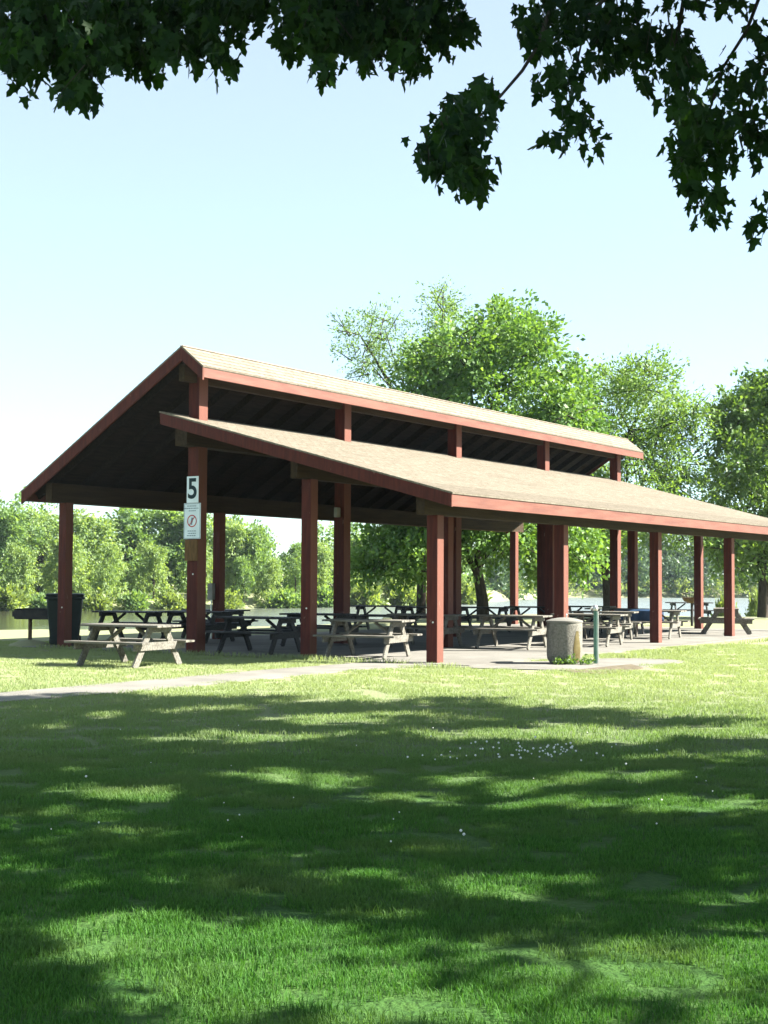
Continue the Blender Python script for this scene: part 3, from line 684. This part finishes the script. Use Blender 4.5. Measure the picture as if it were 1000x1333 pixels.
# right-hand near shore shrubs
for px, d, h, me, lab in [(941,68,1.5,sm_[0],'small bright shrub on the near shore between the last two front posts'),(983,69,1.4,sm_[1],'small bright shrub on the shore left of the right edge trunk'),(960,66.5,.8,sm_[2],'low pale shore plant above the end-on picnic table')]:
    shrub(px, d, h+ .9, h*.9, me, lab, -1.0)
# far wood across the open water: reads as one mass
rng = np.random.default_rng(55); lumps = []
for k in range(190):
    x = rng.uniform(14, 135); d = far_y(x) + rng.uniform(3, 26); h = rng.uniform(5, 10) + (d-far_y(x))*.12
    if x < 28: h *= .8
    if d-far_y(x) < 6: h *= .55
    for z in np.arange(1.0, h, 2.2): lumps.append((np.array((x + rng.uniform(-.6,.6), d, z-.3)), (2.0*(1-.45*z/h)+.5,)*2+(1.5,), 1))
P, D, tw = sprays(lumps, 9500, 15, rng, 1.3, .3, .4, .1)
tag(link('far_wood', leaves('far_wood', P, D, .6, rng, .1, width=.6), M['leaf_far']), 'blue green wood lining the far shore of the open water', 'wood', kind='stuff')
P, D, tw = sprays([(np.array((x, far_y(x)+1.5+rng.uniform(0,2), .4)), (1.4,1.0,.9), 1) for x in np.arange(16, 130, 1.6) if rng.uniform() < .75], 900, 14, rng, .7, .15, .4, 0)
tag(link('shore_scrub', leaves('shore_scrub', P, D, .4, rng, -.2, width=.5), M['leaf_yellow']), 'pale yellow green scrub along the far waterline in front of the blue wood', 'scrub', kind='stuff')
# ------------------------------------------------------------------ the tree overhead (trunk stands right of the frame)
ov = thing('shade_tree', 'big leafy tree whose dark lobed leaves hang into the top of the picture', 'tree', (6.8, 6.7, 0)); OB = np.array((6.8, 6.7, 0))
vis = [ # hanging sprays: photo column, row, rx, ry, weight, distance
 (20,30,50,50,2.2,8.2),(70,40,55,50,2.4,8.0),(38,95,24,22,.6,8.2),(105,125,20,22,.6,8.0),(120,75,45,30,1.4,8.0),(150,30,60,45,2.4,8.4),(185,80,45,20,1,8.2),(230,35,55,48,2.4,8.6),(280,75,26,22,.8,8.5),(300,25,50,36,1.8,8.8),
 (350,10,40,22,1,9),(385,45,26,30,.9,8.2),(425,90,9,36,.35,8.1),(420,40,36,36,1.4,8.4),(470,40,36,36,1.4,8.6),(480,85,20,18,.4,8.5),(520,40,34,36,1.4,8.6),(540,85,16,26,.55,8.5),(575,35,28,36,1.2,8.7),(597,45,12,16,.3,8.6),(470,5,80,14,1.2,9),
 (700,45,28,30,1,7.8),(735,25,30,30,1,7.9),(760,60,34,34,1.2,7.8),(730,110,18,26,.6,7.7),(745,160,14,30,.6,7.7),(735,200,11,16,.3,7.7),(800,30,36,34,1.2,8.1),(790,80,30,24,.8,8),(830,70,24,24,.7,8),(843,112,10,16,.3,8),(765,195,6,8,.1,7.7),
 (850,65,26,18,.6,8),(890,8,26,16,.6,8.3),(955,10,22,16,.5,8.2),(885,90,20,30,.9,7.9),(895,140,20,34,1,7.8),(893,190,22,34,1,7.8),(905,225,28,24,1,7.8),(918,262,20,20,.6,7.8),(925,283,12,10,.25,7.8),(940,205,24,26,.8,7.9),(965,170,26,34,1,8),(985,120,18,40,.8,8),(990,190,14,30,.5,8),(940,120,16,20,.35,7.9),(985,60,12,18,.3,8.1),
 (630,140,16,20,.45,7.2),(635,165,12,18,.3,7.2),(605,165,16,14,.3,7.2),(585,185,26,14,.6,7.2),(556,205,12,10,.2,7.2),(590,215,22,20,.7,7.2),(615,240,18,22,.6,7.2),(620,260,8,10,.15,7.2),(990,300,6,16,.06,7.6),(996,285,5,8,.04,7.6)]
rng = np.random.default_rng(61); PL = []; DL = []; tw = []
tot = 7400; W_ = sum(v[4] for v in vis)
for (px, py, rx, ry, w_, d) in vis:
    n_ = int(tot*w_/W_*(1.2 if px < 620 else .54)); k = 0
    nsp = max(1, n_//9)
    for j in range(nsp):
        a = rng.uniform(0, 6.28); q = math.sqrt(rng.uniform(0, .8)); cx, cy = px + math.cos(a)*q*rx, py - 24 + math.sin(a)*q*ry
        dd = d + rng.normal(0, .35); c = np.array(at(cx, cy, dd)); dr = np.array((rng.normal(0,.4), rng.normal(0,.4), -1)); dr /= np.linalg.norm(dr)
        m_ = 9; s_ = rng.uniform(-.3, 1, m_)[:,None]*.12
        PL.append(c + dr*s_ + rng.normal(0, .035, (m_,3)) - OB); DL.append(np.repeat(dr[None], m_, 0))
        if j % 2 == 0: tw.append((c - dr*.06 - OB, c + dr*.12 - OB))
P = np.concatenate(PL); D = np.concatenate(DL)
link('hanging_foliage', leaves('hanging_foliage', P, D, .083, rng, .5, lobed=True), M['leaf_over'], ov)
# canopy above and right of the frame; its clumps shade the lawn
def farline(px): return interp(px, [(-400,902),(0,906),(300,910),(400,920),(480,914),(600,914),(700,926),(900,936),(1000,952),(1300,1000)])
sunp = [(290,1240,190,34),(150,1205,90,18),(480,1300,170,28),(840,1265,150,30),(700,1200,60,14),(950,1205,60,18),(600,1160,80,16),(640,1330,130,16),(800,956,270,8),(420,936,60,6),(330,960,110,5),(200,967,60,4),(150,1036,60,8),(40,1088,40,6),(150,1085,40,6),(400,1018,60,8),(285,1008,40,6),(650,1024,80,9),(760,1014,70,8),(700,1050,60,8),(860,1042,60,9),(935,1056,70,10),
 (605,1160,62,14),(440,1136,60,7),(95,1216,62,20),(50,1246,40,12),(250,1248,125,36),(370,1228,62,26),(180,1190,50,10),(330,1298,140,18),(520,1312,90,20),(625,1185,50,10),(780,1256,112,20),(905,1290,90,18),(960,1182,50,9),(985,1230,40,12),(700,1312,60,14),(470,1190,60,6),(640,1270,40,12),
 (560,985,50,4),(950,985,40,4),(80,1010,50,5),(820,1120,40,4),(300,1100,40,4),(960,1320,60,12),(60,1160,40,6),
 (120,930,50,3),(260,925,40,3),(560,935,50,3),(40,950,30,3),(520,1045,50,5),(180,1110,50,5),(540,1115,30,4),(720,1150,40,8),(860,1175,40,7),(930,1130,30,5),(340,1165,40,6),(30,1130,30,5),(760,1200,40,8),(560,1235,50,10),(200,1145,30,5),(880,1210,30,6),(470,1080,30,4),(100,1060,40,5),(840,990,60,4),(700,965,60,3)]
def warp(px, py):
    k_ = max(.25, (py-850)/480.0)
    return (px + 34*math.sin(.031*px+.09*py) + 22*math.sin(.083*px-.13*py/k_+1.3) + 12*math.sin(.19*px+2.1), py + k_*(13*math.sin(.027*px+.06*py+.7) + 8*math.sin(.071*px+2.2) + 5*math.sin(.17*px+.11*py)))
def shade(px, py):
    px, py = warp(px, py)
    if py < farline(px): return 0
    for (cx, cy, rx, ry) in sunp:
        if ((px-cx)/rx)**2 + ((py-cy)/ry)**2 < 1: return .02
    return 1
sh_v = np.array((SDIR.x/SDIR.z, SDIR.y/SDIR.z))
CS = []; CP = []; CD = []; cents = []; cnt = 0
for (px_, py_, rx_, ry_, w_, d_) in vis:      # unseen leaf clumps added sunward to keep the hanging sprays in shade
    for k in range(int(8 + (40 if px_ < 620 else 22)*w_)):
        c0 = np.array(at(px_ + rng.uniform(-1,1)*rx_, py_ + rng.uniform(-1,1)*ry_, d_ + rng.normal(0,.4))); t_ = rng.uniform(1.2, 8.5); c = c0 + np.array(SDIR)*t_
        q = to_px(c)
        if (q[1] < -40 or q[0] > 1045) and c[2] < 11:
            off = rng.normal(0, .13, (12,3)); CP.append(c+off-OB); dr = np.array((-.6,.2,-.4)); CD.append(np.repeat(dr[None],12,0)); CS.append(np.full(12,.17))
while cnt < 6200:
    gy = rng.uniform(2.6, 19.5); gx = rng.uniform(-.30*gy-1.4, .30*gy+1.6); px, py = to_px((gx, gy, 0))
    sv = shade(px, py)
    if rng.uniform() > sv: continue
    h = None
    for _ in range(14):
        hh_ = rng.uniform(4.0, 5.5+.38*gy); c = np.array((gx + sh_v[0]*hh_, gy + sh_v[1]*hh_, hh_))
        q = to_px(c)
        if (q[1] < -45 or q[0] > 1050 or c[1] < 1) and math.hypot(c[0]-OB[0], c[1]-OB[1]-1.5) < 13: h = hh_; break
    if h is None: continue
    cnt += 1; cents.append(c); m_ = 13
    dr = np.array((c[0]-OB[0], c[1]-OB[1], -.5)); dr /= np.linalg.norm(dr)
    sg_ = min(.16, .02+.011*gy); off = rng.normal(0, sg_, (m_,3)); CS.append(np.full(m_, min(.2, .07+.010*gy))); CP.append(c + off - OB); CD.append(np.repeat(dr[None], m_, 0))
CPa = np.concatenate(CP); CDa = np.concatenate(CD); CSa = np.concatenate(CS); W_ = CPa + OB
gx_ = W_[:,0] - sh_v[0]*W_[:,2]; gy_ = W_[:,1] - sh_v[1]*W_[:,2]; keep = rng.uniform(0,1,len(W_)) < .86
for i in range(len(W_)):
    q = to_px(W_[i])
    if W_[i][1] > .2 and -40 < q[0] < 1040 and -35 < q[1] < 1400: keep[i] = False; continue
    if gy_[i] > 2:
        q = warp(*to_px((gx_[i], gy_[i], 0)))
        for (cx, cy, rx, ry) in sunp:
            e = ((q[0]-cx)/(rx*1.25))**2 + ((q[1]-cy)/(ry*1.45))**2
            if e < 1 and rng.uniform() > .04 + .6*e**4: keep[i] = False; break
CPa, CDa, CSa = CPa[keep], CDa[keep], CSa[keep]
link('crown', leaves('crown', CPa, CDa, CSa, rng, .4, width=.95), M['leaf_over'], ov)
mb = MB().tube([(0,0,-.2),(0,0,.15),(.05,.05,1.5),(.0,.1,3.2),(-.1,.3,5.0),(0,.6,7.5)], [.42,.3,.26,.24,.18,.08], 14)
cs = np.array(cents) - OB; sel = cs[rng.choice(len(cs), 10, replace=False)]
for c in sel:
    m1 = np.array((c[0]*.4, c[1]*.4, max(4.5, c[2]*.85))); mb.tube([(0,.2,3.0+rng.uniform(0,2)), tuple(m1), tuple(c)], [.04,.025,.01], 6)
for pts, ra in [([(6.8,6.4,3.6),(4.2,7.2,5.6),(1.5,8.0,6.2),(-1.5,8.4,5.9),(-2.6,8.3,5.3)], .055), ([(6.8,6.4,4.2),(4.0,7.6,5.9),(1.2,8.6,6.1),(-.3,8.8,5.6)], .045), ([(6.8,6.4,3.4),(4.4,7.4,5.2),(2.6,7.9,5.6),(1.6,8.0,5.3)], .04)]:
    mb.tube([np.array(q)-OB for q in pts], list(np.linspace(ra,.015,len(pts))), 7)
for pp, ra in [([(740,-60,7.8),(700,60,7.5),(680,92,7.4),(650,127,7.2),(610,165,7.2),(595,210,7.2)], .012), ([(1010,-60,8),(972,40,8),(940,90,7.9),(925,140,7.8),(905,220,7.8)], .012),
    ([(850,-60,8),(765,20,7.9),(745,110,7.7),(738,190,7.7)], .014), ([(900,-60,8),(880,60,7.9),(893,180,7.8),(915,270,7.8)], .014), ([(1040,40,8.1),(985,110,8),(965,180,8)], .012), ([(1050,200,7.8),(1000,270,7.6),(990,320,7.6)], .005),
    ([(60,-80,8.2),(90,20,8.1),(105,120,8)], .014), ([(430,-80,8.5),(430,20,8.3),(425,110,8.1)], .01), ([(560,-80,8.6),(545,20,8.6),(540,90,8.5)], .01), ([(260,-80,8.8),(270,10,8.6),(282,80,8.5)], .012)]:
    mb.tube([np.array(at(*q))-OB for q in pp], list(np.linspace(ra, ra*.35, len(pp))), 6)
for a, b_ in tw[::2]: mb.tube([a, b_], [.004,.002], 4)
mb.build('trunk', M['bark'], ov, smooth=True)

# ------------------------------------------------------------------ grass blades (one object, nobody could count them)
def inside(poly, x, y):
    c = False; j = len(poly)-1
    for i in range(len(poly)):
        if ((poly[i][1] > y) != (poly[j][1] > y)) and x < (poly[j][0]-poly[i][0])*(y-poly[i][1])/(poly[j][1]-poly[i][1]+1e-12)+poly[i][0]: c = not c
        j = i
    return c
def grass_object(name, y0, y1, cell, nbl, hgt, wd, seed, label, material, margin=1.4, keep=lambda x, y: True, jit=.5):
    rng = np.random.default_rng(seed)
    B = rng.uniform(-cell*.62, cell*.62, (nbl,2)); a = rng.uniform(0, 6.28, nbl); h = hgt*rng.uniform(.45,1.2,nbl); lean = rng.normal(0,.45,(nbl,2))*h[:,None]
    V = np.zeros((nbl,5,3)); sx, sy = np.cos(a)*wd*.5, np.sin(a)*wd*.5
    V[:,0,0] = B[:,0]-sx; V[:,0,1] = B[:,1]-sy; V[:,1,0] = B[:,0]+sx; V[:,1,1] = B[:,1]+sy; V[:,0:2,2] = -.01
    mx = B + lean*.4
    V[:,2,0] = mx[:,0]+sx*.8; V[:,2,1] = mx[:,1]+sy*.8; V[:,2,2] = h*.6; V[:,3,0] = mx[:,0]-sx*.8; V[:,3,1] = mx[:,1]-sy*.8; V[:,3,2] = h*.6
    V[:,4,0] = B[:,0]+lean[:,0]; V[:,4,1] = B[:,1]+lean[:,1]; V[:,4,2] = h
    pts = []
    for gy in np.arange(y0, y1, cell):
        hw = .275*gy + margin
        for gx in np.arange(-hw, hw, cell):
            x = gx + rng.uniform(-jit,jit)*cell; y = gy + rng.uniform(-jit,jit)*cell
            if inside(slab_xy, x, y) or inside(path_xy, x, y) or y > interp(x, NEAR)+1 or not keep(x, y): continue
            pts.append((x, y, float(terrain_z(np.array(x), np.array(y)))))
    nv = nbl*5; verts = np.concatenate([V.reshape(-1,3), np.array(pts)]); faces = []
    for i in range(nbl): b = i*5; faces += [(b,b+1,b+2,b+3),(b+3,b+2,b+4)]
    me = bpy.data.meshes.new(name); me.from_pydata(verts.tolist(), [], faces); me.update()
    n_ = len(verts); at1 = me.attributes.new('is_point','FLOAT','POINT'); v_ = np.zeros(n_, np.float32); v_[nv:] = 1; at1.data.foreach_set('value', v_)
    at2 = me.attributes.new('turn','FLOAT','POINT'); v_ = rng.uniform(0,6.28,n_).astype(np.float32); at2.data.foreach_set('value', v_)
    at3 = me.attributes.new('size','FLOAT','POINT'); v_ = rng.uniform(.7,1.2,n_).astype(np.float32); pa = np.array(pts); v_[nv:] *= (1 + .12*np.sin(pa[:,0]*2.3+1.7*np.sin(pa[:,1]*1.1))*np.sin(pa[:,1]*1.9+pa[:,0]*.6)).astype(np.float32); at3.data.foreach_set('value', v_)
    o = link(name, me, material); tag(o, label, 'grass', kind='stuff')
    ng = bpy.data.node_groups.new(name+'_nodes', 'GeometryNodeTree'); ng.interface.new_socket('Geometry', in_out='INPUT', socket_type='NodeSocketGeometry'); ng.interface.new_socket('Geometry', in_out='OUTPUT', socket_type='NodeSocketGeometry')
    N = ng.nodes; L = ng.links; gi = N.new('NodeGroupInput'); go = N.new('NodeGroupOutput'); sp = N.new('GeometryNodeSeparateGeometry'); sp.domain = 'POINT'
    def na(nm):
        q = N.new('GeometryNodeInputNamedAttribute'); q.data_type = 'FLOAT'; q.inputs['Name'].default_value = nm; return q.outputs[0]
    cmp_ = N.new('FunctionNodeCompare'); cmp_.data_type = 'FLOAT'; cmp_.operation = 'GREATER_THAN'; L.new(na('is_point'), cmp_.inputs[0]); cmp_.inputs[1].default_value = .5
    L.new(gi.outputs[0], sp.inputs[0]); L.new(cmp_.outputs[0], sp.inputs[1])
    ip = N.new('GeometryNodeInstanceOnPoints'); L.new(sp.outputs[0], ip.inputs['Points']); L.new(sp.outputs[1], ip.inputs['Instance'])
    cx = N.new('ShaderNodeCombineXYZ'); L.new(na('turn'), cx.inputs[2]); L.new(cx.outputs[0], ip.inputs['Rotation']); L.new(na('size'), ip.inputs['Scale'])
    L.new(ip.outputs[0], go.inputs[0]); md = o.modifiers.new('scatter','NODES'); md.node_group = ng
    return o
soil = [gnd(*q) for q in ((762,872),(790,869),(822,866),(838,870.5),(812,876),(778,878.5),(748,877),(735,874))]
tag(sheet('soil', soil, .022, mat('bare_soil', (.09,.075,.05), .95, (.15,.13,.09), 9, .1, 1.0, 40), .06), kind='structure')
slab_xy = [(q.x, q.y) for q in slab]; path_xy = [(q.x, q.y) for q in path_pts]
def blade_mat():
    m = bpy.data.materials.new('grass_blades_world'); m.use_nodes = True; nt = m.node_tree; n = nt.nodes; l = nt.links; p = n['Principled BSDF']
    p.inputs['Roughness'].default_value = .6; p.inputs['Specular IOR Level'].default_value = .1
    geo = n.new('ShaderNodeNewGeometry')
    def noise(sc, det=5):
        q = n.new('ShaderNodeTexNoise'); q.inputs['Scale'].default_value = sc; q.inputs['Detail'].default_value = det; l.new(geo.outputs['Position'], q.inputs['Vector']); return q.outputs[0]
    def ramp(s, a, b, ca, cb):
        r = n.new('ShaderNodeValToRGB'); r.color_ramp.elements[0].position = a; r.color_ramp.elements[1].position = b
        r.color_ramp.elements[0].color = (*ca,1); r.color_ramp.elements[1].color = (*cb,1); l.new(s, r.inputs[0]); return r.outputs[0]
    def mix(f, a, b):
        q = n.new('ShaderNodeMix'); q.data_type = 'RGBA'; l.new(f, q.inputs[0]); l.new(a, q.inputs[6])
        if isinstance(b, tuple): q.inputs[7].default_value = (*b,1)
        else: l.new(b, q.inputs[7])
        return q.outputs[2]
    c = ramp(geo.outputs['Random Per Island'], .0, 1.0, (.028,.090,.017), (.075,.185,.036))
    dry = ramp(noise(.9,6), .48, .68, (0,0,0), (1,1,1)); c = mix(dry, c, (.085,.145,.045))
    sep = n.new('ShaderNodeSeparateXYZ'); l.new(geo.outputs['Position'], sep.inputs[0])
    mr = n.new('ShaderNodeMapRange'); mr.inputs['From Min'].default_value = 9; mr.inputs['From Max'].default_value = 22; mr.inputs['To Max'].default_value = .8; l.new(sep.outputs[1], mr.inputs[0])
    c = mix(mr.outputs[0], c, (.30,.335,.185))
    bare = ramp(noise(.35,8), .66, .82, (0,0,0), (1,1,1)); c = mix(bare, c, (.22,.19,.09))
    l.new(c, p.inputs['Base Color'])
    tr = n.new('ShaderNodeBsdfTranslucent'); mu = n.new('ShaderNodeMix'); mu.data_type = 'RGBA'; mu.blend_type = 'MULTIPLY'; mu.inputs[0].default_value = 1; l.new(c, mu.inputs[6]); mu.inputs[7].default_value = (1.3,1.4,.6,1); l.new(mu.outputs[2], tr.inputs[0])
    ms = n.new('ShaderNodeMixShader'); ms.inputs[0].default_value = .35; l.new(p.outputs[0], ms.inputs[1]); l.new(tr.outputs[0], ms.inputs[2]); l.new(ms.outputs[0], n['Material Output'].inputs[0]); return m
BM = blade_mat()
grass_object('grass', 3.2, 13, .30, 640, .034, .0042, 71, 'short mown green grass of the near lawn', BM)
grass_object('grass', 13, 36, .5, 420, .042, .0075, 72, 'paler mown grass of the lawn around the shelter and path', BM)
# ragged longer tufts where the mower missed: along the slab, posts and barrel
rng = np.random.default_rng(81); B = []
def line_pts(a, b, n_, j): 
    for k in range(n_):
        t = rng.uniform(); B.append((a[0]+(b[0]-a[0])*t + rng.normal(0,j), a[1]+(b[1]-a[1])*t + rng.normal(0,j)))
s0, s1 = SW(-.52,10), SW(-.52,.3); line_pts(s0, s1, 1500, .05)
line_pts(SW(-.5,3.3), SW(-.5,2.4), 300, .08); a_, b_ = gnd(812,858), gnd(905,846); line_pts(a_, b_, 500, .10); line_pts(gnd(905,846), gnd(1040,830), 400, .1); line_pts(gnd(540,869), gnd(600,871), 120, .06)
V = np.zeros((len(B),5,3))
for i,(x,y) in enumerate(B):
    a = rng.uniform(0,6.28); h = rng.uniform(.05,.14); w_ = .006; l_ = rng.normal(0,.3,2)*h; sx, sy = math.cos(a)*w_, math.sin(a)*w_
    V[i] = [(x-sx,y-sy,0),(x+sx,y+sy,0),(x+sx+l_[0]*.4,y+sy+l_[1]*.4,h*.6),(x-sx+l_[0]*.4,y-sy+l_[1]*.4,h*.6),(x+l_[0],y+l_[1],h)]
me = faces_mesh('edge_grass', V, 5, [(0,1,2),(0,2,3),(3,2,4)])
tag(link('edge_grass', me, BM), 'ragged longer grass along the edge of the slab', 'grass', kind='stuff')
# weeds at the foot of the barrel
rng = np.random.default_rng(82); bc = np.array(cb_.location); PP = []; DD = []
for k in range(34):
    a = rng.uniform(R(-125), R(-25)); r_ = rng.uniform(.33,.46) + (.1 if a > R(-70) else 0); p_ = bc + np.array((math.cos(a)*r_, math.sin(a)*r_, 0)); hgt = rng.uniform(.04,.16) * (1.3 if a > R(-90) else .9)
    for q in range(9): PP.append(p_ + np.array((rng.normal(0,.03), rng.normal(0,.03), rng.uniform(0,hgt)))); DD.append((rng.normal(0,.6), rng.normal(0,.6), .7))
wd_ = link('weeds', leaves('weeds', np.array(PP), np.array(DD), .07, rng, 0, width=.5), M['leaf_right']); tag(wd_, 'leafy weeds growing round the foot of the concrete barrel', 'weeds', kind='stuff')
# white clover heads
rng = np.random.default_rng(83); mb = MB()
def head(x, y, r_): mb.lathe([(r_*.4,-r_*.8),(r_,0),(r_*.7,r_*.7),(r_*.1,r_)], (x, y, .045+r_), 7)
for k in range(75):
    px, py = rng.normal(690, 62), rng.normal(985, 7); g = gnd(px, py); head(g.x, g.y, rng.uniform(.006,.012))
for k in range(26):
    g = gnd(rng.uniform(20,980), rng.uniform(950,1110)); head(g.x, g.y, rng.uniform(.004,.007))
for px, py in ((600,1093),(604,1098),(815,1003),(112,1020)): g = gnd(px,py); head(g.x, g.y, .010)
tag(mb.build('clover_flowers', M['petal']), 'small white clover heads dotted in the shaded lawn', 'flowers', kind='stuff')

# ------------------------------------------------------------------ summer haze over the river
hz = bpy.data.materials.new('summer_haze'); hz.use_nodes = True; n = hz.node_tree.nodes; l = hz.node_tree.links
n.remove(n['Principled BSDF']); pv = n.new('ShaderNodeVolumePrincipled'); pv.inputs['Color'].default_value = (.72,.86,1,1); pv.inputs['Density'].default_value = .00016; pv.inputs['Anisotropy'].default_value = .1
l.new(pv.outputs[0], n['Material Output'].inputs['Volume'])
tag(MB().box((0, 150, 8.5), (900, 620, 24)).build('haze', hz), kind='stuff')
